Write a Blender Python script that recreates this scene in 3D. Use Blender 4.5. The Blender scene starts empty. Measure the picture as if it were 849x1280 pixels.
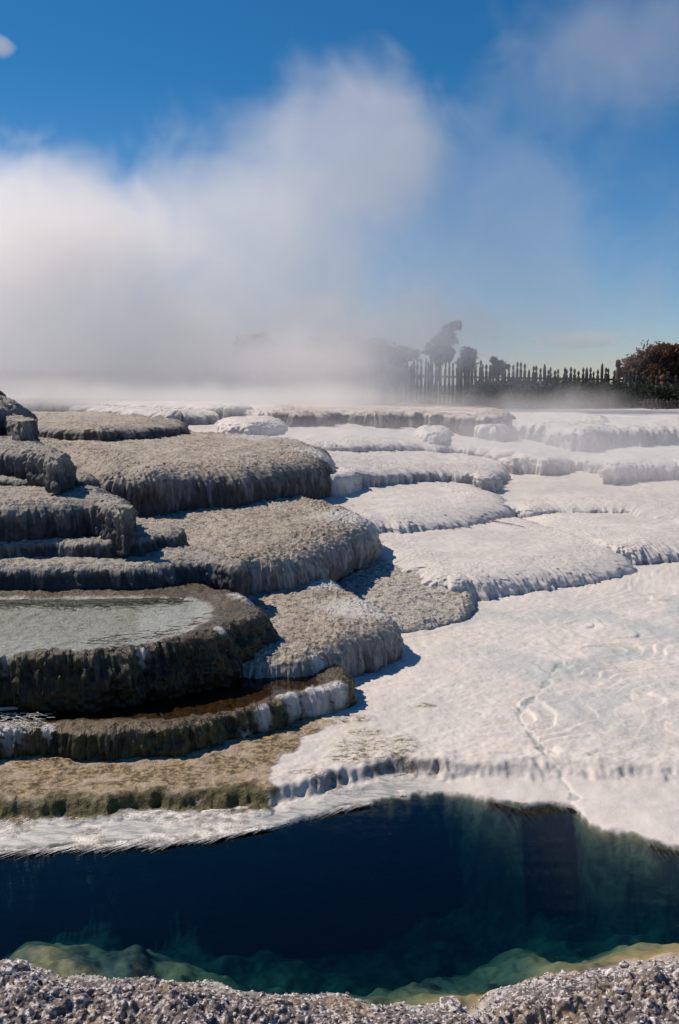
import bpy, math, random
import numpy as np
from mathutils import Vector
random.seed(7); rng = np.random.default_rng(7)
R = math.radians
F, CX, CY, HC = 1244.0, 424.5, 640.0, 1.75
PITCH = math.atan((CY-478.0)/F)
SUN_AZ = math.atan2(-.87, .42); SUN_EL = R(50)      # azimuth from +Y towards +X

scene = bpy.context.scene
COL = scene.collection
def ray(px, py):
    u, v = (px-CX)/F, (CY-py)/F
    return np.array([u, math.cos(PITCH)+v*math.sin(PITCH), -math.sin(PITCH)+v*math.cos(PITCH)])
def at_depth(px, py, Y):
    d = ray(px, py); return d*(Y/d[1]) + np.array([0, 0, HC])
def dist_y(py, z): return float(at_z(CX, py, z)[1])
def at_z(px, py, z):
    d = ray(px, py); t = (z-HC)/d[2]; return d*t + np.array([0, 0, HC])

# ------------------------------------------------------------------ noise
def vnoise(x, y, z=0.0, seed=0):
    x = np.asarray(x, dtype=np.float64); y = np.asarray(y, dtype=np.float64)+0*x; z = np.asarray(z, dtype=np.float64)+0*x
    xi, yi, zi = np.floor(x), np.floor(y), np.floor(z)
    fx, fy, fz = x-xi, y-yi, z-zi
    s = lambda t: t*t*t*(t*(t*6-15)+10)
    fx, fy, fz = s(fx), s(fy), s(fz)
    xi, yi, zi = xi.astype(np.int64), yi.astype(np.int64), zi.astype(np.int64)
    def h(a, b, c):
        n = (a*73856093) ^ (b*19349663) ^ (c*83492791) ^ (seed*2654435761)
        n &= 0xffffffff; n = ((n ^ (n >> 15))*2246822519) & 0xffffffff
        n = ((n ^ (n >> 13))*3266489917) & 0xffffffff; n ^= n >> 16
        return (n & 0xffff)/65535.0
    r = 0
    for a in (0, 1):
        for b in (0, 1):
            for c in (0, 1):
                w = (fx if a else 1-fx)*(fy if b else 1-fy)*(fz if c else 1-fz)
                r = r + w*h(xi+a, yi+b, zi+c)
    return r*2-1
def fbm(x, y, z=0.0, oct=4, seed=0, gain=.5):
    a, r, f = 1.0, 0, 1.0
    for i in range(oct):
        r = r + a*vnoise(np.asarray(x)*f, np.asarray(y)*f, np.asarray(z)*f, seed+i*17); a *= gain; f *= 2.03
    return r
def smooth(a, b, x):
    t = np.clip((x-a)/(b-a), 0, 1); return t*t*(3-2*t)

# ------------------------------------------------------------------ objects
def tag(o, label=None, cat=None, group=None, kind=None):
    if label: o['label'] = label
    if cat: o['category'] = cat
    if group: o['group'] = group
    if kind: o['kind'] = kind
    return o
def empty(name, loc, rz=0):
    o = bpy.data.objects.new(name, None); COL.objects.link(o)
    o.location = loc; o.rotation_euler = (0, 0, rz); o.empty_display_size = .1
    return o
def mesh_obj(name, verts, faces, mat, parent=None, loc=None, smooth_=True, attrs=None, uv=None, auto=False):
    verts = np.asarray(verts, dtype=np.float64).reshape(-1, 3)
    if loc is not None: verts = verts-np.asarray(loc)
    me = bpy.data.meshes.new(name)
    if isinstance(faces, np.ndarray):
        nf, k = faces.shape
        me.vertices.add(len(verts)); me.vertices.foreach_set('co', verts.astype(np.float32).ravel())
        me.loops.add(nf*k); me.loops.foreach_set('vertex_index', faces.astype(np.int32).ravel())
        me.polygons.add(nf); me.polygons.foreach_set('loop_start', np.arange(nf, dtype=np.int32)*k)
        me.update(calc_edges=True)
    elif faces and isinstance(faces[0], np.ndarray) and faces[0].ndim == 2:
        tot = np.concatenate([np.full(len(f), f.shape[1], dtype=np.int32) for f in faces]); idx_ = np.concatenate([f.ravel() for f in faces]).astype(np.int32)
        me.vertices.add(len(verts)); me.vertices.foreach_set('co', verts.astype(np.float32).ravel())
        me.loops.add(len(idx_)); me.loops.foreach_set('vertex_index', idx_)
        me.polygons.add(len(tot)); me.polygons.foreach_set('loop_start', np.concatenate([[0], np.cumsum(tot)[:-1]]).astype(np.int32)); me.update(calc_edges=True)
    else:
        me.from_pydata([tuple(v) for v in verts], [], [tuple(f) for f in faces]); me.update()
    me.polygons.foreach_set('use_smooth', np.full(len(me.polygons), bool(smooth_)))
    if attrs:
        for k, v in attrs.items():
            a = me.attributes.new(k, 'FLOAT', 'POINT'); a.data.foreach_set('value', np.asarray(v, dtype=np.float32).ravel())
    if uv is not None:
        l = me.uv_layers.new(name='UVMap'); vi = np.empty(len(me.loops), dtype=np.int32); me.loops.foreach_get('vertex_index', vi)
        l.data.foreach_set('uv', uv[vi].astype(np.float32).ravel())
    if mat: me.materials.append(mat)
    me.validate()
    o = bpy.data.objects.new(name, me); COL.objects.link(o)
    if loc is not None: o.location = loc
    if parent: o.parent = parent
    return o

# ------------------------------------------------------------------ node helper
class NT:
    def __init__(s, name, world=False):
        s.m = bpy.data.materials.new(name); s.m.use_nodes = True
        s.t = s.m.node_tree; s.t.nodes.clear(); s.out = s.n('ShaderNodeOutputMaterial')
    def n(s, ty, **k):
        nd = s.t.nodes.new(ty)
        for a, b in k.items(): setattr(nd, a, b)
        return nd
    def put(s, sock, v):
        if v is None: return
        if isinstance(v, bpy.types.NodeSocket): s.t.links.new(v, sock)
        elif isinstance(v, (tuple, list)) and sock.type == 'RGBA' and len(v) == 3: sock.default_value = (*v, 1)
        else: sock.default_value = v
    def math(s, op, a, b=None, c=None, clamp=False):
        nd = s.n('ShaderNodeMath', operation=op); nd.use_clamp = clamp
        s.put(nd.inputs[0], a); s.put(nd.inputs[1], b); s.put(nd.inputs[2], c); return nd.outputs[0]
    def vmath(s, op, a, b=None):
        nd = s.n('ShaderNodeVectorMath', operation=op); s.put(nd.inputs[0], a)
        if b is not None: s.put(nd.inputs[3 if op == 'SCALE' else 1], b)
        return nd.outputs['Value' if op in ('LENGTH', 'DOT_PRODUCT', 'DISTANCE') else 'Vector']
    def noise(s, vec, scale, detail=3, rough=.55, dist=0.0):
        nd = s.n('ShaderNodeTexNoise'); s.put(nd.inputs['Vector'], vec); s.put(nd.inputs['Scale'], scale)
        nd.inputs['Detail'].default_value = detail; nd.inputs['Roughness'].default_value = rough
        nd.inputs['Distortion'].default_value = dist; return nd.outputs[0]
    def voro(s, vec, scale, feat='F1'):
        nd = s.n('ShaderNodeTexVoronoi', feature=feat); s.put(nd.inputs['Vector'], vec); s.put(nd.inputs['Scale'], scale); return nd.outputs['Distance']
    def ramp(s, v, a, b):
        nd = s.n('ShaderNodeMapRange'); nd.interpolation_type = 'SMOOTHSTEP'; s.put(nd.inputs[0], v)
        nd.inputs[1].default_value = a; nd.inputs[2].default_value = b; return nd.outputs[0]
    def mix(s, f, a, b):
        nd = s.n('ShaderNodeMix', data_type='RGBA'); s.put(nd.inputs['Factor'], f); s.put(nd.inputs[6], a); s.put(nd.inputs[7], b); return nd.outputs[2]
    def mixf(s, f, a, b):
        nd = s.n('ShaderNodeMix', data_type='FLOAT'); s.put(nd.inputs[0], f); s.put(nd.inputs[2], a); s.put(nd.inputs[3], b); return nd.outputs[0]
    def attr(s, name): return s.n('ShaderNodeAttribute', attribute_name=name).outputs['Fac']
    def mul(s, v, k):
        nd = s.n('ShaderNodeMapping', vector_type='POINT'); s.put(nd.inputs[0], v); nd.inputs['Scale'].default_value = k; return nd.outputs[0]
    def coord(s, k='Object'): return s.n('ShaderNodeTexCoord').outputs[k]
    def bump(s, h, d, strength=1.0, prev=None):
        nd = s.n('ShaderNodeBump'); nd.inputs['Strength'].default_value = strength; nd.inputs['Distance'].default_value = d
        s.put(nd.inputs['Height'], h)
        if prev is not None: s.put(nd.inputs['Normal'], prev)
        return nd.outputs[0]
    def bsdf(s, col, rough=.8, normal=None, spec=.5, **k):
        p = s.n('ShaderNodeBsdfPrincipled'); s.put(p.inputs['Base Color'], col); s.put(p.inputs['Roughness'], rough)
        p.inputs['Specular IOR Level'].default_value = spec
        if normal is not None: s.put(p.inputs['Normal'], normal)
        for a, b in k.items(): s.put(p.inputs[a], b)
        return p.outputs[0]
    def done(s, sh, vol=None):
        if sh is not None: s.t.links.new(sh, s.out.inputs['Surface'])
        if vol is not None: s.t.links.new(vol, s.out.inputs['Volume'])
        return s.m

def plain(name, col, rough=.8, var=.25, scale=8.0, spec=.3):
    n = NT(name); c = n.coord()
    v = n.noise(c, scale, 4)
    dk = tuple(x*(1-var*1.5) for x in col); lt = tuple(min(1, x*(1+var)) for x in col)
    return n.done(n.bsdf(n.mix(n.ramp(v, .3, .7), dk, lt), rough, n.bump(n.noise(c, scale*5, 3), .01, .6), spec))

# sinter: the silica rock of every terrace.  attributes: face (0 on the top, 1 down the drop), cap (hanging crust), pale (mineral crust), bed (pool floor)
def sinter(name, top, top2, speck, facec, streak, recess, speckamt=.5, rough=.75, grain=1.0, algae=None, bedc=(.5, .5, .46)):
    n = NT(name); c = n.coord(); g = n.n('ShaderNodeUVMap').outputs[0]
    face = n.attr('face'); cap = n.attr('cap'); pale = n.attr('pale'); bed = n.attr('bed')
    big = n.noise(c, 2.3, 4, .6, .6); mid = n.noise(c, 17, 4, .6); fine = n.noise(c, 75, 3, .65)
    t = n.mix(n.ramp(big, .35, .65), top, top2)
    t = n.mix(n.math('MULTIPLY', n.ramp(mid, .45, .7), .45), t, speck)
    sp = n.ramp(n.noise(n.mul(c, (21, 32, 22)), 1.0, 3, .7), .53 if speckamt > .4 else .62, .60 if speckamt > .4 else .68)
    t = n.mix(n.math('MULTIPLY', sp, speckamt), t, speck)
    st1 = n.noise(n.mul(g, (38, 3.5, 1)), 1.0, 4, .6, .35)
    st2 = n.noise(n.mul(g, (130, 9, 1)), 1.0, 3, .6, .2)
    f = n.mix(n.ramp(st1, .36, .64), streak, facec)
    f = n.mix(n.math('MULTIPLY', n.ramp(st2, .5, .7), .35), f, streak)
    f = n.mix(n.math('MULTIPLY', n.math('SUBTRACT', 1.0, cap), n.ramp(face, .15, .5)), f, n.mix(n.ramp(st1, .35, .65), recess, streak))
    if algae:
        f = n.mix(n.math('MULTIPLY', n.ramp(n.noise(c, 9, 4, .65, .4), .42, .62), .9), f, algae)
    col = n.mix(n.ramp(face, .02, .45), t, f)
    pm = n.math('MULTIPLY', pale, n.ramp(n.math('ADD', n.noise(c, 22, 4, .7), n.math('MULTIPLY', pale, .25)), .5, .62), clamp=True)
    col = n.mix(pm, col, (.62, .59, .55))
    col = n.mix(bed, col, n.mix(n.ramp(mid, .3, .7), bedc, tuple(x*.8 for x in bedc)))
    # relief
    hg = n.math('ADD', n.math('MULTIPLY', mid, .9), n.math('MULTIPLY', fine, .45))
    hs = n.math('ADD', n.math('MULTIPLY', st1, 1.3), n.math('MULTIPLY', st2, .6))
    h = n.mixf(n.ramp(face, .0, .3), n.math('MULTIPLY', hg, grain), hs)
    nb = n.bump(h, .022, .55 if grain < .5 else .95)
    nb = n.bump(n.noise(c, 190, 2, .6), .004, .6, nb)
    ro = n.mixf(n.ramp(big, .4, .6), rough, rough-.12)
    return n.done(n.bsdf(col, ro, nb, .4))

M = {}
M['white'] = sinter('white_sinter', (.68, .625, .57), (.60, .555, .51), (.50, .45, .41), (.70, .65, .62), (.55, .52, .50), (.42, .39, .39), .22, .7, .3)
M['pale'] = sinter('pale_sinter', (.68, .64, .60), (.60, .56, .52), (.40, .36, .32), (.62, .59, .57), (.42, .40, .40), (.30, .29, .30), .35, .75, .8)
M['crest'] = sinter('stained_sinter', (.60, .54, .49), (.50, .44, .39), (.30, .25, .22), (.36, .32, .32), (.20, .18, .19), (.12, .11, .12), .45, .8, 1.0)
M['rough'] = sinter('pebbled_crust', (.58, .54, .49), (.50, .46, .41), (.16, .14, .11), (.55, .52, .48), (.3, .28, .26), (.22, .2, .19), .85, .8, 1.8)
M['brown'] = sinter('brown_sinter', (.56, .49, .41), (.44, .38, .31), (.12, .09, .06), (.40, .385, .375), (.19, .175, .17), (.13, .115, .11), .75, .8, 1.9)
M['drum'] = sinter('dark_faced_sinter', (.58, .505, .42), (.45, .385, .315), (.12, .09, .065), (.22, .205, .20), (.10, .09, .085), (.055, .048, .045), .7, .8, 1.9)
M['shade'] = sinter('shaded_grey_brown_sinter', (.46, .42, .365), (.36, .325, .28), (.09, .08, .07), (.17, .17, .175), (.07, .07, .075), (.04, .04, .045), .6, .78, 1.6)  # grey brown rock, face tones darkened to carry the stack's deep shade
M['algae'] = sinter('algae_covered_sinter', (.17, .13, .085), (.11, .085, .05), (.035, .028, .016), (.085, .072, .045), (.03, .026, .017), (.016, .013, .009), .6, .5, 1.5,
                    algae=(.05, .046, .014), bedc=(.50, .475, .44))
M['algae_low'] = sinter('wet_algae_sinter', (.17, .12, .07), (.11, .08, .04), (.04, .03, .02), (.11, .09, .045), (.035, .03, .015), (.018, .015, .009), .6, .45, 1.4,
                    algae=(.085, .078, .022), bedc=(.075, .052, .028))

# ------------------------------------------------------------------ terraces
def catmull(P, per=24):
    P = np.asarray(P); n = len(P); out = []
    for i in range(n):
        p0, p1, p2, p3 = P[i-1], P[i], P[(i+1) % n], P[(i+2) % n]
        a = max(1e-6, np.linalg.norm(p1-p0))**.5; b = max(1e-6, np.linalg.norm(p2-p1))**.5; c = max(1e-6, np.linalg.norm(p3-p2))**.5
        m1 = (p2-p1) if a < 1e-3 else b*((p1-p0)/a-(p2-p0)/(a+b)+(p2-p1)/b)
        m2 = b*((p2-p1)/b-(p3-p1)/(b+c)+(p3-p2)/c)
        for t in np.linspace(0, 1, per, endpoint=False):
            t2, t3 = t*t, t*t*t
            out.append((2*t3-3*t2+1)*p1+(t3-2*t2+t)*m1+(-2*t3+3*t2)*p2+(t3-t2)*m2)
    return np.array(out)
def plane_pt(px, py, T):
    z = T['z']
    for _ in range(30):
        p = at_z(px, py, min(z, HC-.12)); z = .5*z+.5*plane_z(p[0], p[1], T)
    return p
def plane_z(x, y, T): return T['z'] + T.get('gy', 0)*(np.minimum(y, T['y0']+6)-T['y0']) + T.get('gx', 0)*(np.maximum(x-T['x0'], 0) if T.get('gpos') else x-T.get('x0', 0))
def poly_mask(x, y, P):
    ins = np.zeros(x.shape, bool); n = len(P)
    for i in range(n):
        x1, y1 = P[i][:2]; x2, y2 = P[(i+1) % n][:2]
        if y1 == y2: continue
        c = ((y1 > y) != (y2 > y)) & (x < (x2-x1)*(y-y1)/(y2-y1)+x1); ins ^= c
    return ins
def poly_dist(x, y, P):
    d = np.full(x.shape, 1e9); n = len(P)
    for i in range(n):
        a = P[i][:2]; b = P[(i+1) % n][:2]; ab = b-a; L = max(1e-9, ab@ab)
        t = np.clip(((x-a[0])*ab[0]+(y-a[1])*ab[1])/L, 0, 1)
        d = np.minimum(d, (x-a[0]-t*ab[0])**2+(y-a[1]-t*ab[1])**2)
    return np.sqrt(d)
TERR = []
def terrace(label, mat, pts, z, zbot, y0=None, gy=0.0, gx=0.0, x0=0.0, rim=.10, rimh=None, flute=.008, drip=.012, rough=.006, scal=.02,
            caplen=.45, capvar=.5, bulge=.02, basin=None, basin_d=.035, pale=(), seed=0, name='sinter_terrace', cen=None, group='silica terraces stepping down to the pool', res=1.0, world=False, gpos=False):
    T = dict(z=z, gy=gy, gx=gx, x0=x0, gpos=gpos)
    T['y0'] = y0 if y0 is not None else dist_y(pts[0][1], z)
    P = np.array(pts, float) if world else np.array([plane_pt(a, b, T)[:2] for a, b in pts])
    C = catmull(P)
    # orient counter-clockwise
    A = .5*np.sum(C[:, 0]*np.roll(C[:, 1], -1)-np.roll(C[:, 0], -1)*C[:, 1])
    if A < 0: C = C[::-1]
    Y = float(np.min(C[:, 1])); ds = max(.004, Y*.00125)/res
    seg = np.linalg.norm(np.roll(C, -1, 0)-C, axis=1); s = np.concatenate([[0], np.cumsum(seg)]); L = s[-1]
    N = int(L/ds); N = min(N, 2600)
    Cc = np.vstack([C, C[:1]]); u = np.linspace(0, L, N+1)
    Q = np.stack([np.interp(u, s, Cc[:, 0]), np.interp(u, s, Cc[:, 1])], 1)
    tg = np.roll(Q[:-1], -3, 0)-np.roll(Q[:-1], 3, 0); tg = np.vstack([tg, tg[:1]])
    nr = np.stack([tg[:, 1], -tg[:, 0]], 1); nr /= np.linalg.norm(nr, axis=1)[:, None]+1e-9
    k = np.ones(9)/9                                  # soften the normals at tight turns
    for c in (0, 1):
        w = np.concatenate([nr[-9:-1, c], nr[:, c], nr[1:9, c]]); nr[:, c] = np.convolve(w, k, 'same')[8:-8]
    nr /= np.linalg.norm(nr, axis=1)[:, None]+1e-9
    sc = scal*(fbm(Q[:, 0]*4.2, Q[:, 1]*4.2, 0, 2, seed+3)+.6*vnoise(Q[:, 0]*12, Q[:, 1]*12, 0, seed+9))
    Q0 = Q.copy(); Q = Q+nr*sc[:, None]
    h = z-zbot
    if rimh is None: rimh = .45*h
    # cross-section rows: inset, rounding, drop
    rows = []                                         # (n, dz, w_flute, face)
    nin = 26; inset = rim*.5
    for a in np.linspace(0, 1, nin, endpoint=False): rows.append((-rim-inset*(1-a), 0.0, .35*a*a, 0.0))
    nr_ = max(8, int(1.3*(rim+rimh)/ds)); nr_ = min(nr_, 60)
    for a in np.linspace(0, 1, nr_, endpoint=False):
        th = a*math.pi/2; rows.append((-rim*(1-math.sin(th)), -rimh*(1-math.cos(th)), .35+.65*a, .5*a**1.3))
    zl = -(h-rimh); nf = max(8, min(90, int(1.15*(h-rimh)/ds)))
    for a in np.linspace(0, 1, nf):
        rows.append((bulge*math.sin(a*math.pi*.9)-.02*a**3, -rimh+(zl)*a, 1.0, .5+.5*a))
    rows = np.array(rows); Mr = len(rows)
    sl = np.concatenate([[0], np.cumsum(np.hypot(np.diff(rows[:, 0]), np.diff(rows[:, 1])))])
    uu = np.broadcast_to(u[:, None], (N+1, Mr)); vv = np.broadcast_to(sl[None, :], (N+1, Mr))
    wf = rows[None, :, 2]; fc = np.broadcast_to(rows[None, :, 3], (N+1, Mr))
    # ring closure: the noise runs on the world outline, so the last column meets the first
    ox, oy = Q[:, 0][:, None], Q[:, 1][:, None]
    wav = .02*vnoise(ox*9+0*vv, oy*9+0*vv, vv*9, seed+31)
    fq_ = min(30, 175/Y)
    f1 = 1-np.abs(vnoise(ox*fq_+wav*40, oy*fq_, vv*fq_*.09, seed+11))*2
    f2 = vnoise(ox*fq_*2.4, oy*fq_*2.4, vv*fq_*.27, seed+12); f3 = vnoise(ox*fq_*4.6, oy*fq_*4.6, vv*fq_*.8, seed+13)
    am_ = (.35+1.1*smooth(-.7, .7, fbm(ox*3.1, oy*3.1, vv*3.1, 2, seed+61)))
    f4 = vnoise(ox*fq_*1.3, oy*fq_*1.3, vv*fq_*1.2, seed+62)
    dn = flute*wf*(.9*f1*am_+.55*f2*am_+.35*f3+.75*f4)
    Lc = caplen+capvar*(.55*vnoise(ox*fq_*.5, oy*fq_*.5, 0*vv, seed+21)+.45*vnoise(ox*fq_*1.5, oy*fq_*1.5, 0*vv, seed+22))
    capm = 1-smooth(Lc-.05, Lc+.06, fc)
    dn = dn+drip*capm*smooth(.05, .3, fc)*(1+.5*f2)
    dn = dn+.9*flute*wf*vnoise(ox*min(7, 45/Y), oy*min(7, 45/Y), vv*min(9, 60/Y), seed+15)
    # how far the rim may reach inwards before the other side is met (inscribed circle at each point)
    sub_ = Q0[:-1:max(1, N//500)]; dx = Q0[:, None, 0]-sub_[None, :, 0]; dy = Q0[:, None, 1]-sub_[None, :, 1]
    num = dx*dx+dy*dy; den_ = 2*(dx*nr[:, 0][:, None]+dy*nr[:, 1][:, None])
    rad = np.where((den_ > 1e-6) & (num > (14*ds)**2), num/np.maximum(den_, 1e-6), 1e3).min(1)
    scl = np.clip(.9*rad/(rim+inset), .08, 1)
    kw = max(3, N//110)|1; pad = np.concatenate([scl[-kw-1:-1], scl, scl[1:kw+1]]); mn = pad.copy()
    for q_ in range(1, kw//2+1): mn = np.minimum(mn, np.minimum(np.roll(pad, q_), np.roll(pad, -q_)))
    scl = np.convolve(mn, np.ones(kw)/kw, 'same')[kw:kw+N+1]; scl = np.minimum(scl, 1)
    rown = np.where(rows[None, :, 0] < 0, rows[None, :, 0]*scl[:, None], rows[None, :, 0])
    px = ox+nr[:, 0][:, None]*(rown+dn); py = oy+nr[:, 1][:, None]*(rown+dn)
    pz = plane_z(px, py, T)+rows[None, :, 1]
    for a in (px, py, pz): a[-1] = a[0]
    # the top inside the rim: an even net of points
    ring = np.stack([px[:-1, 0], py[:-1, 0]], 1); st = ds*2.3
    gx0, gx1, gy0, gy1 = ring[:, 0].min(), ring[:, 0].max(), ring[:, 1].min(), ring[:, 1].max()
    while (gx1-gx0)*(gy1-gy0)/st**2 > 26000: st *= 1.15
    G = np.stack(np.meshgrid(np.arange(gx0, gx1, st), np.arange(gy0, gy1, st), indexing='ij'), -1).reshape(-1, 2)
    G = G+rng.uniform(-.3, .3, G.shape)*st
    rs = ring[::2]; G = G[poly_mask(G[:, 0], G[:, 1], ring[::4])]
    from mathutils import geometry
    out_ = geometry.delaunay_2d_cdt([Vector(p) for p in np.vstack([rs, G]).tolist()], [(q_, (q_+1) % len(rs)) for q_ in range(len(rs))], [], 1, 1e-5)
    IV = np.array([tuple(v) for v in out_[0]]); IF = np.array([f for f in out_[2] if len(f) == 3])
    e1 = IV[IF[:, 1]]-IV[IF[:, 0]]; e2 = IV[IF[:, 2]]-IV[IF[:, 0]]; fl = (e1[:, 0]*e2[:, 1]-e1[:, 1]*e2[:, 0]) < 0; IF[fl] = IF[fl][:, ::-1]
    ni = len(IV)
    X = np.concatenate([px.ravel(), IV[:, 0]]); Yy = np.concatenate([py.ravel(), IV[:, 1]]); Z = np.concatenate([pz.ravel(), plane_z(IV[:, 0], IV[:, 1], T)])
    FC = np.concatenate([fc.ravel(), np.zeros(ni)]); CP = np.concatenate([capm.ravel(), np.ones(ni)])
    U = np.concatenate([uu.ravel(), IV[:, 0]]); V = np.concatenate([vv.ravel(), IV[:, 1]])
    topw = (1-FC*1.6).clip(0, 1)
    pb = 1-np.abs(vnoise(X*24, Yy*24, 0, seed+41)); lump = fbm(X*5, Yy*5, 0, 3, seed+42)
    Z = Z+topw*rough*(1.6*(pb-.5)+.9*vnoise(X*55, Yy*55, 0, seed+43)+1.3*lump)
    BED = np.zeros_like(Z)
    if basin is not None:
        B = np.array([plane_pt(a, b, T)[:2] for a, b in basin]); B = catmull(B, 6)
        dd = poly_dist(X, Yy, B)*np.where(poly_mask(X, Yy, B), 1, -1)+.012*fbm(X*9, Yy*9, 0, 3, seed+51)
        BED = smooth(-.015, .03, dd); Z = Z-basin_d*smooth(-.03, .10, dd)
        T['basin'] = B
    PALE = np.zeros_like(Z)
    for a, b, r in pale:
        q = plane_pt(a, b, T); PALE = np.maximum(PALE, 1-smooth(.3*r, r, np.sqrt((X-q[0])**2+(Yy-q[1])**2+.15*(Z-z)**2)))
    idx = np.arange((N+1)*Mr).reshape(N+1, Mr)
    fq = [np.stack([idx[:-1, :-1], idx[:-1, 1:], idx[1:, 1:], idx[1:, :-1]], -1).reshape(-1, 4), IF+(N+1)*Mr]
    loc = (float(P[:, 0].mean()), float(P[:, 1].mean()), zbot)
    V3 = np.stack([X, Yy, Z], -1)
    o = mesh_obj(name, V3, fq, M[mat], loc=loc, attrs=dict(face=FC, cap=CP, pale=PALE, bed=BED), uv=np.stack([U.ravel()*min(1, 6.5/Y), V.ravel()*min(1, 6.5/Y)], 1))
    tag(o, label, 'terrace', group); T['obj'] = o; T['loc'] = loc; TERR.append(T); return T

t1 = terrace('lowest dark olive terrace step with a shallow brown puddle and pale patch on its edge', 'algae_low',
    [(-80, 912), (0, 913), (60, 909), (140, 912), (192, 909), (240, 903), (280, 896), (320, 886), (350, 878), (378, 868), (404, 862), (424, 858), (438, 850),
     (432, 838), (400, 815), (340, 790), (150, 740), (-120, 740)], .135, -.06, rim=.05, rimh=.05, flute=.013, drip=.008, rough=.006, scal=.035, cen=(200, 840),
    basin=[(-60, 903), (30, 902), (150, 901), (230, 897), (290, 887), (350, 869), (400, 850), (380, 825), (320, 810), (150, 800), (-80, 820)], basin_d=.02,
    pale=[(318, 893, .10), (360, 868, .12), (395, 862, .14), (420, 856, .10), (330, 884, .07), (15, 905, .13), (60, 908, .05)], seed=1)
t2 = terrace('large dark algae covered terrace at left holding a milky pale pool', 'algae',
    [(-90, 816), (0, 817), (60, 815), (120, 814), (160, 809), (224, 801), (262, 791), (292, 781), (314, 771), (329, 760), (322, 748), (300, 739), (262, 728), (200, 712), (60, 700), (-90, 700)],
    .424, .09, rim=.07, rimh=.09, flute=.019, drip=.01, rough=.006, scal=.045, bulge=.045, cen=(130, 765),
    basin=[(-80, 814), (0, 814), (50, 812), (110, 811), (165, 804), (225, 793), (262, 776), (264, 758), (240, 747), (120, 744), (0, 747), (-80, 748)], basin_d=.03,
    pale=[(306, 746, .12), (318, 752, .10), (296, 744, .10), (180, 806, .06), (275, 786, .05)], seed=2)
t2b = terrace('low grey brown lobe right of the milky pool terrace with a shaded blunt end', 'brown',
    [(200, 800), (240, 815), (300, 823), (350, 824), (398, 820), (425, 808), (448, 796), (470, 786), (490, 778), (495, 766), (478, 752), (450, 738), (420, 722), (380, 705), (300, 690), (230, 700), (190, 740)],
    .239, -.06, y0=5.76, gy=.025, rim=.14, rimh=.12, flute=.013, drip=.004, rough=.009, scal=.025, cen=(330, 765), caplen=.8, pale=[(400, 818, .08), (455, 760, .45), (400, 730, .3)], seed=3)
t3 = terrace('round brown pebbly terrace lobe in the middle with a shaded fluted front', 'brown',
    [(120, 700), (180, 703), (250, 697), (290, 700), (318, 697), (344, 696), (372, 692), (400, 684), (424, 672), (446, 660), (462, 654), (466, 646), (452, 636), (420, 626), (360, 612), (250, 600), (120, 600), (60, 640)],
    .532, .18, y0=7.75, gy=.015, rim=.24, rimh=.17, flute=.013, drip=.006, rough=.012, scal=.03, cen=(280, 655), caplen=.6, pale=[(440, 645, .55), (370, 612, .5)], seed=4)
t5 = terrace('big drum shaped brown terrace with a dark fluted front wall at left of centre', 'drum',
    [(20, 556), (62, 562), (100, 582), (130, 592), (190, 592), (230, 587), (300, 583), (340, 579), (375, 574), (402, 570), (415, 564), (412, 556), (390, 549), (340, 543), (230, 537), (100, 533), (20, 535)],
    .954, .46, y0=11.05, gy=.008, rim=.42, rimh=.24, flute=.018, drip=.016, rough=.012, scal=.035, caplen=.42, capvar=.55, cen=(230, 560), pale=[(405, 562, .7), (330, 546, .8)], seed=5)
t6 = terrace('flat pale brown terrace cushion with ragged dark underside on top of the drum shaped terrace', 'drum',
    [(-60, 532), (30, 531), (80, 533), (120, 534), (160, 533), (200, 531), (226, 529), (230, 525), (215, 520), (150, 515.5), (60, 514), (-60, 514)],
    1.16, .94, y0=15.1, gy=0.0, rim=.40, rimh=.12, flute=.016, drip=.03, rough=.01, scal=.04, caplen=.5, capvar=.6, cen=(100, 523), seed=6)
t7 = terrace('narrow pale terrace rim far back at left behind the steam', 'pale',
    [(-200, 498), (0, 499), (60, 500), (110, 501), (170, 504), (240, 506), (290, 508), (310, 505), (280, 502), (100, 494.5), (-200, 494)],
    1.34, 1.05, y0=23, gy=0, rim=.35, rimh=.12, flute=.03, drip=.03, rough=.01, scal=.08, cen=(80, 499), seed=7)
# shaded stack at the left edge
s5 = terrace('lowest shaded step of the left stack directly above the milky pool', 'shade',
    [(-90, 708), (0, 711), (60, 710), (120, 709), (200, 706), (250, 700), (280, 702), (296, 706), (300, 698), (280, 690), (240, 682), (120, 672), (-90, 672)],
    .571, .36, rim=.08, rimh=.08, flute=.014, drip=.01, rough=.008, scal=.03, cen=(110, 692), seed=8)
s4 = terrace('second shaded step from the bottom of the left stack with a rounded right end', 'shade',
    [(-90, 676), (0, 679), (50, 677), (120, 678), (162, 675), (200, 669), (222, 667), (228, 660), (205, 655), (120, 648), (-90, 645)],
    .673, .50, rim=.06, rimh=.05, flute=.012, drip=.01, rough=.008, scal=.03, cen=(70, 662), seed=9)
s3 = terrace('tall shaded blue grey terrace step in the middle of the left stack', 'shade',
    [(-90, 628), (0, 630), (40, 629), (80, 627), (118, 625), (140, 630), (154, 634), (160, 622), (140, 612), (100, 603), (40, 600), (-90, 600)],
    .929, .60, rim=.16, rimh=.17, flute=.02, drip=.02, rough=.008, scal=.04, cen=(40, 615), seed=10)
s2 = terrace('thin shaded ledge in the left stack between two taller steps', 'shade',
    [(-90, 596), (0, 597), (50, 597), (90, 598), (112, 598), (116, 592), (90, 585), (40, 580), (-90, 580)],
    .992, .85, rim=.08, rimh=.06, flute=.012, drip=.01, rough=.008, scal=.03, cen=(30, 589), seed=11)
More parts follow.
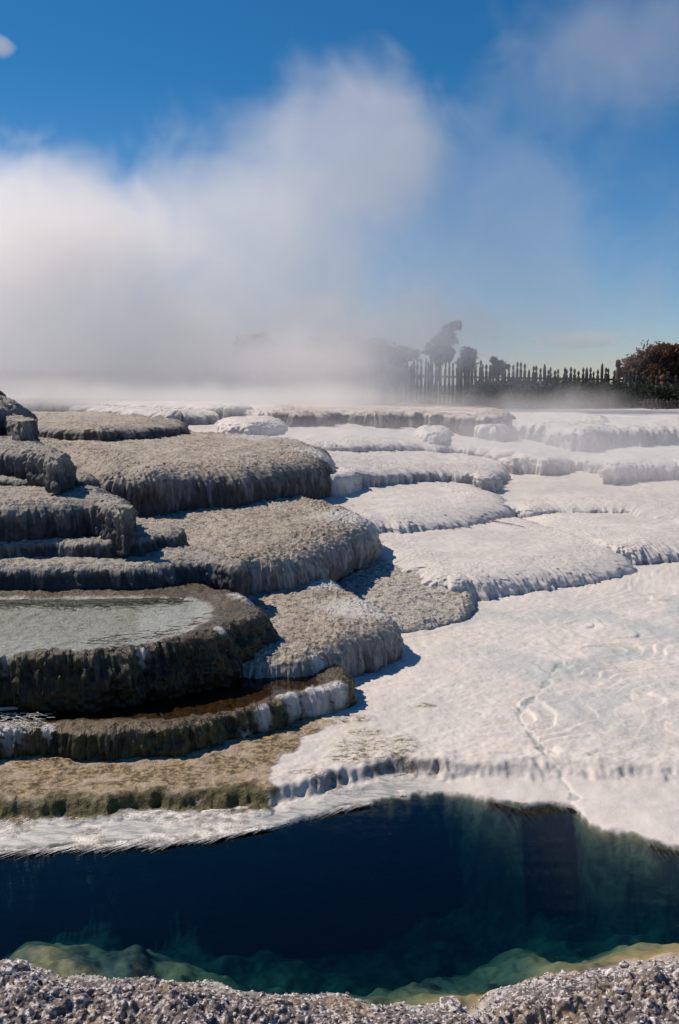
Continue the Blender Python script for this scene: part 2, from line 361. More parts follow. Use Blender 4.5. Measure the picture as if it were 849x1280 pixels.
s1 = terrace('dark rounded terrace step near the top of the left stack', 'shade',
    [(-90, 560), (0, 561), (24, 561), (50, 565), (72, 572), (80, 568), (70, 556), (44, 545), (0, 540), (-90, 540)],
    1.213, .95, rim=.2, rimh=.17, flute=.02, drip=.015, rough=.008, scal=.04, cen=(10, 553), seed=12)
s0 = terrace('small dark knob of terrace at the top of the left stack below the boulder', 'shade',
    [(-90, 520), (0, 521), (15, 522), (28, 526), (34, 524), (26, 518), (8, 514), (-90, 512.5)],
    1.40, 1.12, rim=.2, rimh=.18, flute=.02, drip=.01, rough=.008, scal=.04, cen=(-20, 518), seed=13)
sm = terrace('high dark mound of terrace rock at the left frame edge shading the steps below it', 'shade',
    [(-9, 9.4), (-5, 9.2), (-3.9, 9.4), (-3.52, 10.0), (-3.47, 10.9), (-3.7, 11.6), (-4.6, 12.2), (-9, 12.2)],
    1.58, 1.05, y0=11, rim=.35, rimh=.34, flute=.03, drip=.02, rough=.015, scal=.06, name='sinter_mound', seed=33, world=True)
# white side
w5 = terrace('low soft white terrace ripple at right between two larger white terraces', 'white',
    [(600, 640), (640, 634), (664, 635), (700, 633), (740, 632), (781, 633), (808, 637), (849, 648), (910, 655), (1000, 655), (1000, 590), (849, 585), (640, 585), (560, 590), (560, 630)],
    .34, -.02, y0=11.9, gy=.06, rim=.4, rimh=.10, flute=.02, drip=.012, rough=.004, scal=.06, cen=(780, 610), seed=14)
w6 = terrace('white terrace with slanting grooves at the right edge of the frame', 'white',
    [(640, 640), (690, 668), (724, 676), (745, 680), (770, 683), (800, 683), (832, 681), (870, 677), (960, 670), (960, 630), (800, 628), (660, 628)],
    .20, -.06, y0=9.9, gy=.02, rim=.5, rimh=.16, flute=.028, drip=.012, rough=.004, scal=.05, cen=(800, 655), seed=15)
w7 = terrace('broad white terrace at centre right with a scalloped fringed front edge', 'white',
    [(470, 690), (520, 712), (552, 722), (590, 724), (620, 721), (650, 717), (680, 714), (715, 712), (750, 709), (774, 704), (788, 694), (782, 682), (750, 670), (700, 655), (640, 640), (540, 630), (440, 632), (430, 655)],
    .20, -.06, y0=8.39, gy=.03, gx=-.05, x0=1.2, rim=.36, rimh=.13, flute=.026, drip=.016, rough=.0035, scal=.04, caplen=.7, cen=(610, 680), seed=16)
w4 = terrace('smooth rounded white terrace with icicle like fringe in the centre', 'white',
    [(380, 640), (420, 648), (450, 651), (484, 650), (512, 650), (547, 647), (583, 642), (610, 636), (630, 628), (636, 618), (618, 608), (590, 600), (540, 594), (440, 590), (370, 592), (330, 610)],
    .41, .02, y0=10.3, gy=.045, gx=-.05, x0=.8, rim=.45, rimh=.15, flute=.026, drip=.028, rough=.004, scal=.05, caplen=.45, capvar=.7, cen=(490, 622), seed=17)
w3 = terrace('wide grey white terrace step right behind the smooth centre terrace', 'pale',
    [(400, 582), (440, 590), (456, 588), (480, 587), (540, 586), (580, 589), (606, 594), (622, 592), (630, 584), (650, 572), (640, 560), (560, 553), (420, 551), (370, 556), (370, 574)],
    .72, .25, y0=12.4, gy=.04, gx=-.09, x0=.4, rim=.35, rimh=.13, flute=.02, drip=.02, rough=.006, scal=.06, cen=(510, 574), seed=18)
w3b = terrace('small bluish white lobe tucked beside the right end of the drum shaped terrace', 'white',
    [(395, 588), (415, 594), (436, 592), (452, 586), (448, 577), (430, 570), (405, 568), (385, 575)], .72, .4, y0=12.0, rim=.25, rimh=.14, flute=.008, drip=.006, rough=.005, scal=.02, cen=(415, 580), seed=19)
w2 = terrace('long hazy pale terrace step below the dark crest band', 'pale',
    [(150, 545), (240, 548), (346, 552), (406, 555), (470, 553), (540, 554), (590, 558), (640, 566), (680, 572), (730, 570), (760, 555), (700, 534), (600, 520), (400, 515), (220, 516), (120, 525)],
    .92, .4, y0=13.8, gy=.03, gx=-.08, x0=0.2, gpos=True, rim=.4, rimh=.13, flute=.02, drip=.02, rough=.008, scal=.08, cen=(420, 538), seed=20)
f2 = terrace('short grooved pale terrace step at right in thin mist below the taller step', 'pale',
    [(640, 574), (662, 572), (710, 571), (752, 574), (764, 580), (790, 578), (849, 577), (940, 577), (1000, 555), (900, 540), (700, 540), (640, 552), (630, 568)],
    .68, .3, y0=14.2, gy=.0, rim=.3, rimh=.14, flute=.035, drip=.02, rough=.008, scal=.09, cen=(790, 560), seed=21)
f1 = terrace('tall grooved white terrace wall at far right below the fence', 'pale',
    [(690, 534), (722, 537), (764, 533), (849, 532), (940, 531), (1050, 528), (1050, 511), (849, 511), (700, 512), (670, 520)],
    1.03, .5, y0=17.2, gy=0, rim=.3, rimh=.18, flute=.035, drip=.03, rough=.01, scal=.08, cen=(860, 524), seed=22)
cr2 = terrace('misty pale terrace wall between the dark crest band and the far right wall', 'pale',
    [(600, 530), (622, 531), (640, 528), (690, 529), (735, 528), (760, 526), (740, 517), (640, 511), (590, 514)], 1.07, .5, y0=17.0, rim=.22, rimh=.16, flute=.03, drip=.03, rough=.01, scal=.08, cen=(670, 521), seed=23)
cr = terrace('dark stained crest band of terrace rim across the back below the fence', 'crest',
    [(352, 512), (364, 515), (400, 516), (430, 515), (470, 517), (500, 516), (560, 518), (612, 521), (625, 514), (600, 508.5), (500, 504), (380, 503), (350, 506)],
    1.235, .75, y0=18.5, gx=-.02, rim=.16, rimh=.10, flute=.05, drip=.01, rough=.015, scal=.16, caplen=.35, cen=(480, 509), pale=[(440, 514, .9), (505, 514, .5), (575, 516, .6)], seed=24)
crl = terrace('long pale terrace rim fading into the steam left of the dark crest band', 'pale',
    [(100, 507), (160, 512), (220, 515), (280, 514), (340, 514), (362, 512), (372, 507), (340, 503), (200, 500.5), (100, 501)],
    1.25, .75, y0=18.5, rim=.3, rimh=.16, flute=.04, drip=.03, rough=.012, scal=.14, cen=(230, 507), seed=34)
d1 = terrace('small white dome with radiating drips in the mist left of centre', 'white',
    [(272, 524), (288, 527), (315, 528), (340, 527), (357, 524), (352, 519), (335, 515.5), (310, 514.5), (285, 516)], 1.17, .80, y0=17.0, rim=.9, rimh=.24, flute=.03, drip=.02, rough=.006, scal=.03, cen=(315, 520), name='sinter_mound', seed=25)
d2 = terrace('pale rounded mound in front of the dark crest band', 'pale',
    [(522, 538), (535, 541), (550, 541), (563, 536), (560, 527), (548, 522), (532, 522), (523, 529)], 1.0, .62, y0=17.2, rim=.4, rimh=.22, flute=.03, drip=.02, rough=.012, scal=.03, cen=(542, 531), name='sinter_mound', seed=26)
r1 = terrace('rough pebbled grey white crust patch sloping down between the brown lobe and the white floor', 'rough',
    [(400, 790), (440, 800), (480, 789), (500, 786), (530, 784), (562, 776), (582, 764), (592, 750), (588, 735), (578, 722), (560, 706), (520, 690), (470, 668), (430, 690), (400, 740)],
    .045, -.06, y0=6.98, gy=.085, gx=-.02, x0=.4, rim=.05, rimh=.03, flute=.006, drip=.003, rough=.011, scal=.025, cen=(490, 740), seed=27)

# ------------------------------------------------------------------ ground sheet
def curve_y(pts, z, x):
    W = np.array([at_z(a, b, z)[:2] for a, b in pts]); W = W[np.argsort(W[:, 0])]
    return np.interp(x, W[:, 0], W[:, 1])
LEDGE = [(-400, 1016), (-60, 1015), (0, 1013), (60, 1014), (120, 1010), (200, 1004), (260, 1003), (300, 1001), (340, 999), (365, 992), (400, 983), (430, 974), (480, 967), (505, 958), (530, 962), (560, 964),
         (620, 962), (660, 964), (700, 961), (760, 967), (849, 968), (950, 970), (1200, 975)]
POOL = [(-400, 1075), (-60, 1068), (30, 1062), (100, 1055), (165, 1052), (215, 1049), (280, 1045), (345, 1035), (380, 1022), (425, 1011), (475, 1002), (525, 992), (555, 993), (590, 997), (618, 1003),
        (650, 1010), (690, 1007), (715, 1010), (738, 1032), (760, 1042), (785, 1045), (820, 1056), (849, 1062), (950, 1075), (1200, 1090)]
BANK = [(-500, 1205), (-60, 1210), (60, 1218), (160, 1228), (240, 1236), (330, 1244), (425, 1256), (520, 1268), (590, 1270), (640, 1248), (700, 1232), (760, 1224), (820, 1218), (849, 1214), (950, 1205), (1300, 1190)]
ZW = -.075
nA, yA = 0, 0
ang = np.concatenate([np.linspace(-180, -24, 60, endpoint=False), np.linspace(-24, 24, 800), np.linspace(24, 180, 61)[1:]])
rr = np.concatenate([np.linspace(.05, 2.0, 16, endpoint=False), np.exp(np.linspace(math.log(2.0), math.log(8.5), 950, endpoint=False)),
                     np.exp(np.linspace(math.log(8.5), math.log(40), 170, endpoint=False)), np.exp(np.linspace(math.log(40), math.log(1500), 50))])
a, r = np.meshgrid(np.radians(ang), rr, indexing='ij')
gx_, gy_ = r*np.sin(a), r*np.cos(a)
near = (gy_ > 0) & (r < 12) & (np.abs(np.degrees(a)) < 26)
wob = .02*fbm(gx_*6, gy_*6, 0, 4, 61)
yl = curve_y(LEDGE, -.03, gx_)+wob+.022*fbm(gx_*9, gy_*9, 0, 3, 5)+.010*vnoise(gx_*37, gy_*20, 0, 6); yp = curve_y(POOL, ZW, gx_)+wob*.6; yb = curve_y(BANK, ZW, gx_)+.04*fbm(gx_*5, gy_*5, 0, 4, 71)
z = np.zeros_like(gx_)
# the white floor: shallow ripples and wandering little rims
warp = fbm(gx_*1.1, gy_*1.1, 0, 3, 81)
phi = (gy_*1.6-gx_*.75+warp*1.25)*1.35
phi = phi*1.9+.35*fbm(gx_*3, gy_*3, 0, 2, 88); fr = phi-np.floor(phi); rimw = smooth(.0, .88, fr)*(1-smooth(.90, 1.0, fr))
floorw = smooth(yl, yl+.25, gy_)
rgt = smooth(.25, .9, gx_)
z += floorw*(.010*rimw*rgt*(.3+smooth(-.3, .5, fbm(gx_*2, gy_*2, 0, 2, 89)))+.006*fbm(gx_*3, gy_*3, 0, 4, 82)+.0035*vnoise(gx_*22, gy_*22, 0, 83)+.0016*vnoise(gx_*60, gy_*60, 0, 84))
z += floorw*.02*smooth(6.5, 9, gy_)
# beyond the lobes the ground climbs beneath them, then runs flat to the fence
z += .85*smooth(13, 18, gy_)+.10*smooth(18, 30, gy_)
z -= 3.5*smooth(60, 250, np.hypot(gx_, gy_))
# ledge to shelf
crump = 1+.5*fbm(gx_*14, gy_*14, 0, 3, 91)
drop = 1-smooth(-.045-.05*smooth(.4, .9, gx_), .012, gy_-yl)
rgtl = smooth(.15, .5, gx_)
z -= drop*(.040-.012*smooth(.4, .9, gx_)+(.012*vnoise(gx_*18, gy_*18, 0, 92)+.008*vnoise(gx_*45, gy_*45, 0, 93))*(1-smooth(.0, .10, yl-gy_))+.006*fbm(gx_*6, gy_*6, 0, 3, 94))
z += (smooth(-.03, .05, gy_-yl)*(1-smooth(.05, .30, gy_-yl)))*crump*.016
# shelf down to water, then pool bed, then near bank
sh = smooth(-.02, .0, yl-gy_)
frac = np.clip((yl-gy_)/np.maximum(.03, yl-yp), 0, 1)
z -= sh*(.026*frac)
inp = smooth(-.01, .24, yp-gy_+.02*fbm(gx_*4, gy_*4, 0, 3, 90))*smooth(-.02, .10, gy_-yb)
z -= inp*(.02+.42*smooth(-.05, .95, gy_-yb+.12*fbm(gx_*2.2, gy_*2.2, 0, 3, 99)))+inp*.03*fbm(gx_*5, gy_*5, 0, 4, 95)
bank = smooth(-.02, .25, yb-gy_)*(gy_ > 0)+(gy_ <= 0)
z += bank*(.10+.03*fbm(gx_*5, gy_*5, 0, 4, 96)+.012*vnoise(gx_*38, gy_*38, 0, 97)+.010*vnoise(gx_*80, gy_*80, 0, 98))
z += smooth(-.02, .0, yb-gy_)*0
# colour regions that belong to the ground itself
bl = curve_y([(-400, 300), (0, 300), (1, 300)], 0, gx_)*0
xb = float(at_z(343, 970, 0)[0]); xb2 = float(at_z(395, 925, 0)[0])
xedge = np.interp(gy_, [float(at_z(343, 998, 0)[1]), float(at_z(343, 960, 0)[1]), float(at_z(380, 930, 0)[1]), float(at_z(415, 905, 0)[1])], [xb, xb-.01, xb2-.06, xb2+.05])
brown = (1-smooth(-.02, .02, gx_-xedge+.04*fbm(gx_*8, gy_*8, 0, 4, 101)))*smooth(yl-.11, yl-.075, gy_+.02*fbm(gx_*16, gy_*16, 0, 3, 107))*(gy_ < 6)
olive = brown*(1-smooth(.0, .07, gy_-yl+.04*fbm(gx_*10, gy_*10, 0, 3, 102)))
spots = np.zeros_like(z)
for (px_, py_, rx_, ry_) in [(470, 935, 60, 14), (432, 898, 40, 6), (490, 948, 26, 8), (455, 915, 24, 5), (505, 930, 20, 12), (530, 882, 16, 3), (385, 968, 30, 4), (440, 950, 40, 8), (420, 975, 40, 5), (510, 955, 12, 6)]:
    q = at_z(px_, py_, 0); sx = rx_*q[1]/F; sy = dist_y(py_-ry_, 0)-dist_y(py_+ry_, 0)
    e = ((gx_-q[0])/sx)**2+((gy_-q[1])/(sy*.5))**2
    spots = np.maximum(spots, 1-smooth(.3, 1.4, e))
# green flow channel in the white floor
CH = np.array([at_z(a_, b_, 0)[:2] for a_, b_ in [(705, 828), (690, 840), (683, 855), (672, 868), (655, 882), (648, 897), (656, 912), (668, 925), (680, 945), (700, 962), (720, 985)]])
sub = near & (gx_ > .3) & (gx_ < 2) & (gy_ < 6.5) & (gy_ > 3.4); ch = np.zeros_like(z)
xs, ys = gx_[sub], gy_[sub]; dd = np.full(xs.shape, 9.)
for i in range(len(CH)-1):
    p, q = CH[i], CH[i+1]; ab = q-p; t = np.clip(((xs-p[0])*ab[0]+(ys-p[1])*ab[1])/(ab@ab), 0, 1)
    dd = np.minimum(dd, np.hypot(xs-p[0]-t*ab[0], ys-p[1]-t*ab[1]))
dd = dd+.02*fbm(xs*9, ys*9, 0, 4, 111)
ch[sub] = (1-smooth(.0, .026, dd))*(.75+.25*smooth(-.4, .4, fbm(xs*6, ys*6, 0, 2, 113))); z -= ch*.008
green = smooth(.0, .9, gx_-.55+.35*fbm(gx_*1.3, gy_*1.3, 0, 3, 121))*(gy_ < 8)*floorw*smooth(-.2, .6, fbm(gx_*2.2, gy_*2.2, 0, 4, 122))
fringe = smooth(.045, .085, yl-gy_+.02*fbm(gx_*16, gy_*16, 0, 3, 107))*(1-inp)*(1-smooth(.2, .6, gx_))
bedm = smooth(-.012, .02, yp-gy_+.012*fbm(gx_*30, gy_*30, 0, 3, 87))*smooth(-.02, .10, gy_-yb); bankm = smooth(-.08, .05, yb-gy_)
grass = smooth(27, 30, gy_+.5*fbm(gx_*.8, gy_*.8, 0, 3, 131))+(gy_ < -6)
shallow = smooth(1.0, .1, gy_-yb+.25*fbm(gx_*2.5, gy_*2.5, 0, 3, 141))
n = NT('ground_surface'); c = n.coord()
big = n.noise(c, 1.6, 5, .6, .8); mid = n.noise(c, 14, 4, .65); fine = n.noise(c, 70, 3, .65)
col = n.mix(n.ramp(big, .35, .65), (.68, .62, .565), (.60, .555, .51))
col = n.mix(n.math('MULTIPLY', n.ramp(mid, .5, .75), .25), col, (.56, .52, .49))
col = n.mix(n.math('MULTIPLY', n.ramp(n.noise(c, 3.1, 5, .65, .8), .52, .68), .45), col, (.58, .49, .40))
col = n.mix(n.math('MULTIPLY', n.attr('green'), .55), col, (.50, .53, .49))
col = n.mix(n.math('MULTIPLY', n.ramp(n.math('ADD', n.attr('chan'), n.math('MULTIPLY', fine, .5)), .55, 1.0), .8), col, (.38, .42, .39))
brn = n.mix(n.ramp(n.noise(c, 30, 4, .7), .40, .62), (.085, .06, .025), (.40, .29, .17))
brn = n.mix(n.math('MULTIPLY', n.ramp(n.noise(c, 5, 4, .6), .45, .6), .7), brn, (.44, .35, .26))
col = n.mix(n.attr('brown'), col, brn)
col = n.mix(n.math('MULTIPLY', n.attr('spots'), n.ramp(n.noise(n.mul(c, (22, 34, 22)), 1, 4, .7), .46, .60)), col, n.mix(n.ramp(fine, .45, .6), (.16, .115, .05), (.42, .33, .19)))
col = n.mix(n.math('MULTIPLY', n.attr('olive'), n.ramp(mid, .28, .48)), col, (.075, .065, .016))
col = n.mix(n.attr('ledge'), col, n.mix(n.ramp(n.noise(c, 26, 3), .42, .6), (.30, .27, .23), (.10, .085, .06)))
fst = n.noise(n.mul(c, (12, 55, 12)), 1.0, 4, .6, .8)
col = n.mix(n.attr('fringe'), col, n.mix(n.ramp(fst, .38, .6), (.34, .35, .33), (.60, .57, .53)))  # darker ground colour paints the shade between the streamers
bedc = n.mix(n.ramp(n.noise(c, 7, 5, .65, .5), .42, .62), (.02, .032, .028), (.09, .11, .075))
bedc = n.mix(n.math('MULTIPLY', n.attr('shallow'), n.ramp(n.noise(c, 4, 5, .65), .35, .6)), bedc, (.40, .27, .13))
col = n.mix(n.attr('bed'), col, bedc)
gv = n.voro(c, 46); gc = n.mix(n.ramp(n.noise(c, 40, 3, .7), .5, .6), (.13, .105, .10), (.55, .50, .48))
gc = n.mix(n.math('MULTIPLY', n.ramp(n.noise(c, 3.5, 3), .5, .65), .5), gc, (.34, .23, .11))
col = n.mix(n.attr('bank'), col, gc)
col = n.mix(n.attr('grass'), col, n.mix(n.ramp(n.noise(c, .5, 5), .4, .6), (.045, .06, .025), (.09, .09, .045)))
h = n.math('ADD', n.math('ADD', n.math('MULTIPLY', mid, .35), n.math('MULTIPLY', fine, .2)), n.math('MULTIPLY', n.attr('fringe'), n.math('MULTIPLY', fst, .8)))
rip = n.noise(n.mul(c, (4, 12, 4)), 1.0, 4, .6, 1.5)
h = n.math('ADD', h, n.math('MULTIPLY', rip, .3))
h = n.math('ADD', h, n.math('MULTIPLY', n.math('ADD', n.attr('brown'), n.attr('spots'), clamp=True), n.math('MULTIPLY', n.noise(c, 34, 4, .7), 2.2)))
h = n.math('SUBTRACT', h, n.math('MULTIPLY', n.attr('bank'), n.math('MULTIPLY', gv, 1.6)))
nb = n.bump(h, .02, .5); nb = n.bump(n.noise(c, 210, 2), .003, .5, nb)
rou = n.mixf(n.attr('green'), .66, .30)
gm = n.done(n.bsdf(col, rou, nb, .4))
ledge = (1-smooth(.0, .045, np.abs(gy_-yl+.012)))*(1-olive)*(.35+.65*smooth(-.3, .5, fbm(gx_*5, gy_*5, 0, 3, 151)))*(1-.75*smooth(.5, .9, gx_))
W_, H_ = gx_.shape; idx = np.arange(W_*H_).reshape(W_, H_)
fq = np.stack([idx[:-1, :-1], idx[1:, :-1], idx[1:, 1:], idx[:-1, 1:]], -1).reshape(-1, 4)
gx_[-1], gy_[-1], z[-1] = gx_[0], gy_[0], z[0]
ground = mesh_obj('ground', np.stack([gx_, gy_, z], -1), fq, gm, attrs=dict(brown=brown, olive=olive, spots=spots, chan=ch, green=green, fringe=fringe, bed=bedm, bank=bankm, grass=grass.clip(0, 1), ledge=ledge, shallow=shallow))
tag(ground, 'white silica floor running from the pool up under the terraces', kind='structure')

# ------------------------------------------------------------------ water
def water_mat(name, tint, ripple=.25, scale=6.0, rough=.03):
    n = NT(name); c = n.coord()
    nb = n.bump(n.math('ADD', n.noise(n.mul(c, (1, 1.8, 1)), scale, 3, .5), n.math('MULTIPLY', n.noise(c, scale*6, 2), .15)), .004, ripple)
    gl = n.n('ShaderNodeBsdfGlossy'); gl.inputs['Roughness'].default_value = rough; n.put(gl.inputs['Normal'], nb)
    tr = n.n('ShaderNodeBsdfTransparent'); n.put(tr.inputs['Color'], tint)
    fr = n.n('ShaderNodeFresnel'); fr.inputs['IOR'].default_value = 1.33; n.put(fr.inputs['Normal'], nb)
    mx = n.n('ShaderNodeMixShader'); n.put(mx.inputs[0], fr.outputs[0]); n.put(mx.inputs[1], tr.outputs[0]); n.put(mx.inputs[2], gl.outputs[0])
    return n.done(mx.outputs[0])
def sheet(name, P, zz, mat, label):
    P = np.asarray(P)
    if np.sum(P[:, 0]*np.roll(P[:, 1], -1)-np.roll(P[:, 0], -1)*P[:, 1]) < 0: P = P[::-1]
    o = mesh_obj(name, np.hstack([np.asarray(P), np.full((len(P), 1), zz)]), [list(range(len(P)))], mat, smooth_=False)
    return tag(o, label, kind='structure')
xs_ = np.linspace(-7, 7, 60)
far_ = [(x, float(curve_y(POOL, ZW, x))+.35) for x in xs_]; nearb = [(x, float(curve_y(BANK, ZW, x))-.5) for x in xs_[::-1]]
# quad strip for the pool, a regular sheet under the banks' edge
vv_ = []; ff_ = []
for i, x in enumerate(xs_):
    ya_, yb__ = float(curve_y(BANK, ZW, x))-.3, float(curve_y(POOL, ZW, x))+.10
    vv_ += [(x, ya_, ZW-.004), (x, yb__, ZW-.004), (x, ya_, -1.0), (x, yb__, -1.0)]
    if i:
        a_, b_ = 4*i-4, 4*i
        ff_ += [(a_, b_, b_+1, a_+1), (a_+2, a_+3, b_+3, b_+2), (a_, a_+2, b_+2, b_), (a_+1, b_+1, b_+3, a_+3)]
ff_ += [(0, 1, 3, 2), (len(vv_)-4, len(vv_)-2, len(vv_)-1, len(vv_)-3)]
wm = water_mat('deep_teal_water', (1, 1, 1), .35, 5)
ab = wm.node_tree.nodes.new('ShaderNodeVolumeAbsorption'); ab.inputs['Color'].default_value = (.08, .58, .66, 1); ab.inputs['Density'].default_value = 5.2
wm.node_tree.links.new(ab.outputs[0], [q for q in wm.node_tree.nodes if q.type == 'OUTPUT_MATERIAL'][0].inputs['Volume'])
wo = mesh_obj('pool_water', vv_, ff_, wm, smooth_=False)
tag(wo, 'dark teal hot pool water in front of the terraces', kind='structure')
B = t2['basin']; cB = B.mean(0)
sheet('water', cB+(B-cB)*1.03, .424-.012, water_mat('milky_water', (.90, .95, .96), .8, 14, .08), 'shallow milky pale water on the large left terrace')
B = t1['basin']; cB = B.mean(0)
sheet('water', cB+(B-cB)*1.01, .135-.008, water_mat('brown_water', (.62, .52, .40), .25, 9, .04), 'thin brown puddle on the lowest terrace step')

# ------------------------------------------------------------------ streamers, gravel, debris
def strands(name, roots, dirs, lens, rad, mat, kind, label, droop=.0, zf=None, cat=None, seg=5):
    V, Fc = [], []
    for (x, y, z0), a, L in zip(roots, dirs, lens):
        b = len(V); bend = random.uniform(-.5, .5); px_, py_, pz_ = x, y, z0
        for k in range(seg+1):
            w = rad*(1-.85*k/seg)*random.uniform(.8, 1.2); aa = a+bend*k/seg
            nx, ny = -math.sin(aa), math.cos(aa)
            V += [(px_-nx*w, py_-ny*w, pz_), (px_, py_, pz_+w*1.2), (px_+nx*w, py_+ny*w, pz_)]
            if k:
                p = b+3*(k-1); q = p+3
                Fc += [(p, q, q+1, p+1), (p+1, q+1, q+2, p+2), (p+2, q+2, q, p)]
            px_ += math.cos(aa)*L/seg; py_ += math.sin(aa)*L/seg
            if zf: pz_ = zf(px_, py_, k/seg, z0)
            else: pz_ -= droop*L/seg
    o = mesh_obj(name, V, np.array(Fc), mat)
    return tag(o, label, cat, kind=kind)
def gz(x, y):
    yl_ = float(curve_y(LEDGE, -.03, x)); yp_ = float(curve_y(POOL, ZW, x))
    fr_ = min(1.6, max(0, (yl_-y)/max(.03, yl_-yp_))); return -.050-.024*min(fr_, 1.0)
roots, dirs, lens = [], [], []
for i in range(5200):
    x = random.uniform(-1.7, .32); yl_ = float(curve_y(LEDGE, -.03, x)); yp_ = float(curve_y(POOL, ZW, x))
    t = random.random()**.8; y = yl_-.03-(yl_-yp_-.02)*t
    ph = .5*vnoise(np.array([x*3.0]), np.array([y*3.0]), 0, 201)[0]+.25*vnoise(np.array([x*9.0]), np.array([y*9.0]), 0, 202)[0]
    roots.append((x, y, gz(x, y)+.003)); dirs.append(math.radians(-152)+ph*1.0); lens.append(random.uniform(.06, .22))
for k_ in range(120):
    x = random.uniform(-1.6, .28); yp_ = float(curve_y(POOL, ZW, x)); a0 = math.radians(-157)+random.gauss(0, .12); L0 = random.uniform(.06, .22)
    for i in range(26):
        xx = x+random.gauss(0, .022); roots.append((xx, float(curve_y(POOL, ZW, xx))+.03+random.gauss(0, .012), ZW+.006)); dirs.append(a0+random.gauss(0, .09)); lens.append(L0*random.uniform(.6, 1.25))
strands('bacteria_streamers', roots, dirs, lens, .0036, plain('white_filaments', (.66, .62, .57), .6, .35, 22), 'stuff',
        'white hair like mineral streamers combed along the pool edge', zf=lambda x, y, t, z0: max(gz(x, y), ZW-.003)+.004*(1-t)+.002)
roots, dirs, lens = [], [], []
for i in range(2000):
    x = random.uniform(.0, 1.35)
    if vnoise(np.array([x*7.0]), 0., 0., 777)[0]+.4*vnoise(np.array([x*25.0]), 0., 0., 778)[0] < .2: continue
    yp_ = float(curve_y(POOL, ZW, x))
    roots.append((x+random.gauss(0, .01), yp_+random.uniform(-.02, .03), ZW+.004)); dirs.append(math.radians(-100)+random.gauss(0, .45)+(.6 if x > .5 else -.2)); lens.append(random.uniform(.02, .11)*(1.8 if random.random() < .06 else 1))
strands('algae', roots, dirs, lens, .0020, plain('dark_algae', (.012, .013, .009), .5, .3, 20), 'stuff',
        'dark algae roots trailing off the pool edge into the water', zf=lambda x, y, t, z0: ZW+.003-.012*t)
# gravel on the near bank
def lump(r, sub=0):
    import bmesh
    bm = bmesh.new(); bmesh.ops.create_icosphere(bm, subdivisions=1, radius=r)
    vs = np.array([v.co[:] for v in bm.verts]); fs = np.array([[v.index for v in f.verts] for f in bm.faces]); bm.free(); return vs, fs
lv, lf = lump(1.0)
def scatter(name, pts, sizes, mat, label, flat=.7, kind='stuff', cat=None):
    V, Fc = [], []
    for i, (p, s_) in enumerate(zip(pts, sizes)):
        v = lv*rng.uniform(.7, 1.3, lv.shape)*np.array([rng.uniform(.7, 1.5), rng.uniform(.6, 1.2), flat])*s_
        a_ = rng.uniform(0, 6.28); ca, sa = math.cos(a_), math.sin(a_); v = np.stack([v[:, 0]*ca-v[:, 1]*sa, v[:, 0]*sa+v[:, 1]*ca, v[:, 2]], 1)
        V.append(v+np.array(p)); Fc.append(lf+i*len(lv))
    o = mesh_obj(name, np.vstack(V), np.vstack(Fc), mat, smooth_=False); return tag(o, label, cat, kind=kind)
from mathutils.bvhtree import BVHTree
bpy.context.view_layer.update()
def patch_bvh(o, x0, x1, y0, y1):
    co = np.empty(len(o.data.vertices)*3, np.float32); o.data.vertices.foreach_get('co', co); co = co.reshape(-1, 3)+np.array(o.location, np.float32)
    fi = np.empty(len(o.data.loops), np.int32); o.data.loops.foreach_get('vertex_index', fi); fi = fi.reshape(-1, 4)
    m = (co[fi[:, 0], 0] > x0) & (co[fi[:, 0], 0] < x1) & (co[fi[:, 0], 1] > y0) & (co[fi[:, 0], 1] < y1); fi = fi[m]
    used, inv = np.unique(fi, return_inverse=True); return BVHTree.FromPolygons([tuple(c_) for c_ in co[used].tolist()], inv.reshape(-1, 4).tolist())
gb = patch_bvh(ground, -2, 2.4, 1.6, 3.4)
pts, sz = [], []
while len(pts) < 5200:
    x = random.uniform(-1.7, 1.7); y = float(curve_y(BANK, ZW, x))+.06-random.random()**1.3*.85
    if y < 1.7: continue
    hit = gb.ray_cast(Vector((x, y, 1)), Vector((0, 0, -1)))
    if hit[0] is None: continue
    s_ = random.uniform(.002, .007)*(1.8 if random.random() < .06 else 1)*(3.2 if random.random() < .012 else 1); pts.append((x, y, hit[0].z+s_*.2)); sz.append(s_)
nn = NT('gravel_grains'); cc = nn.coord()
gr_ = nn.mix(nn.ramp(nn.noise(cc, 60, 2, .7), .45, .55), (.14, .11, .10), (.66, .62, .60))
scatter('gravel', pts, sz, nn.done(nn.bsdf(gr_, .8)), 'speckled sinter gravel along the near bank of the pool')

def rod(V, Fc, a, b, r0, r1, k=7, jitter=0):
    a, b = np.array(a, float), np.array(b, float); d = b-a; d /= np.linalg.norm(d)+1e-9
    u = np.cross(d, [0, 0, 1.]); u = u if np.linalg.norm(u) > 1e-3 else np.array([1., 0, 0]); u /= np.linalg.norm(u); w = np.cross(d, u)
    s0_ = len(V)
    for p, r_ in ((a, r0), (b, r1)):
        for i in range(k):
            t = 2*math.pi*i/k; V.append(p+(u*math.cos(t)+w*math.sin(t))*r_)
    for i in range(k): Fc.append((s0_+i, s0_+(i+1) % k, s0_+k+(i+1) % k, s0_+k+i))
    Fc.append(tuple(s0_+i for i in range(k))[::-1]); Fc.append(tuple(s0_+k+i for i in range(k)))
def path_rod(pts, r0, r1, k=7):
    V, Fc = [], []
    for i in range(len(pts)-1):
        a_, b_ = i/(len(pts)-1), (i+1)/(len(pts)-1); rod(V, Fc, pts[i], pts[i+1], r0+(r1-r0)*a_, r0+(r1-r0)*b_, k)
    return V, Fc
woodm = plain('dry_wood', (.30, .23, .17), .8, .3, 30); palewood = plain('bleached_stick', (.62, .58, .52), .8, .2, 30)
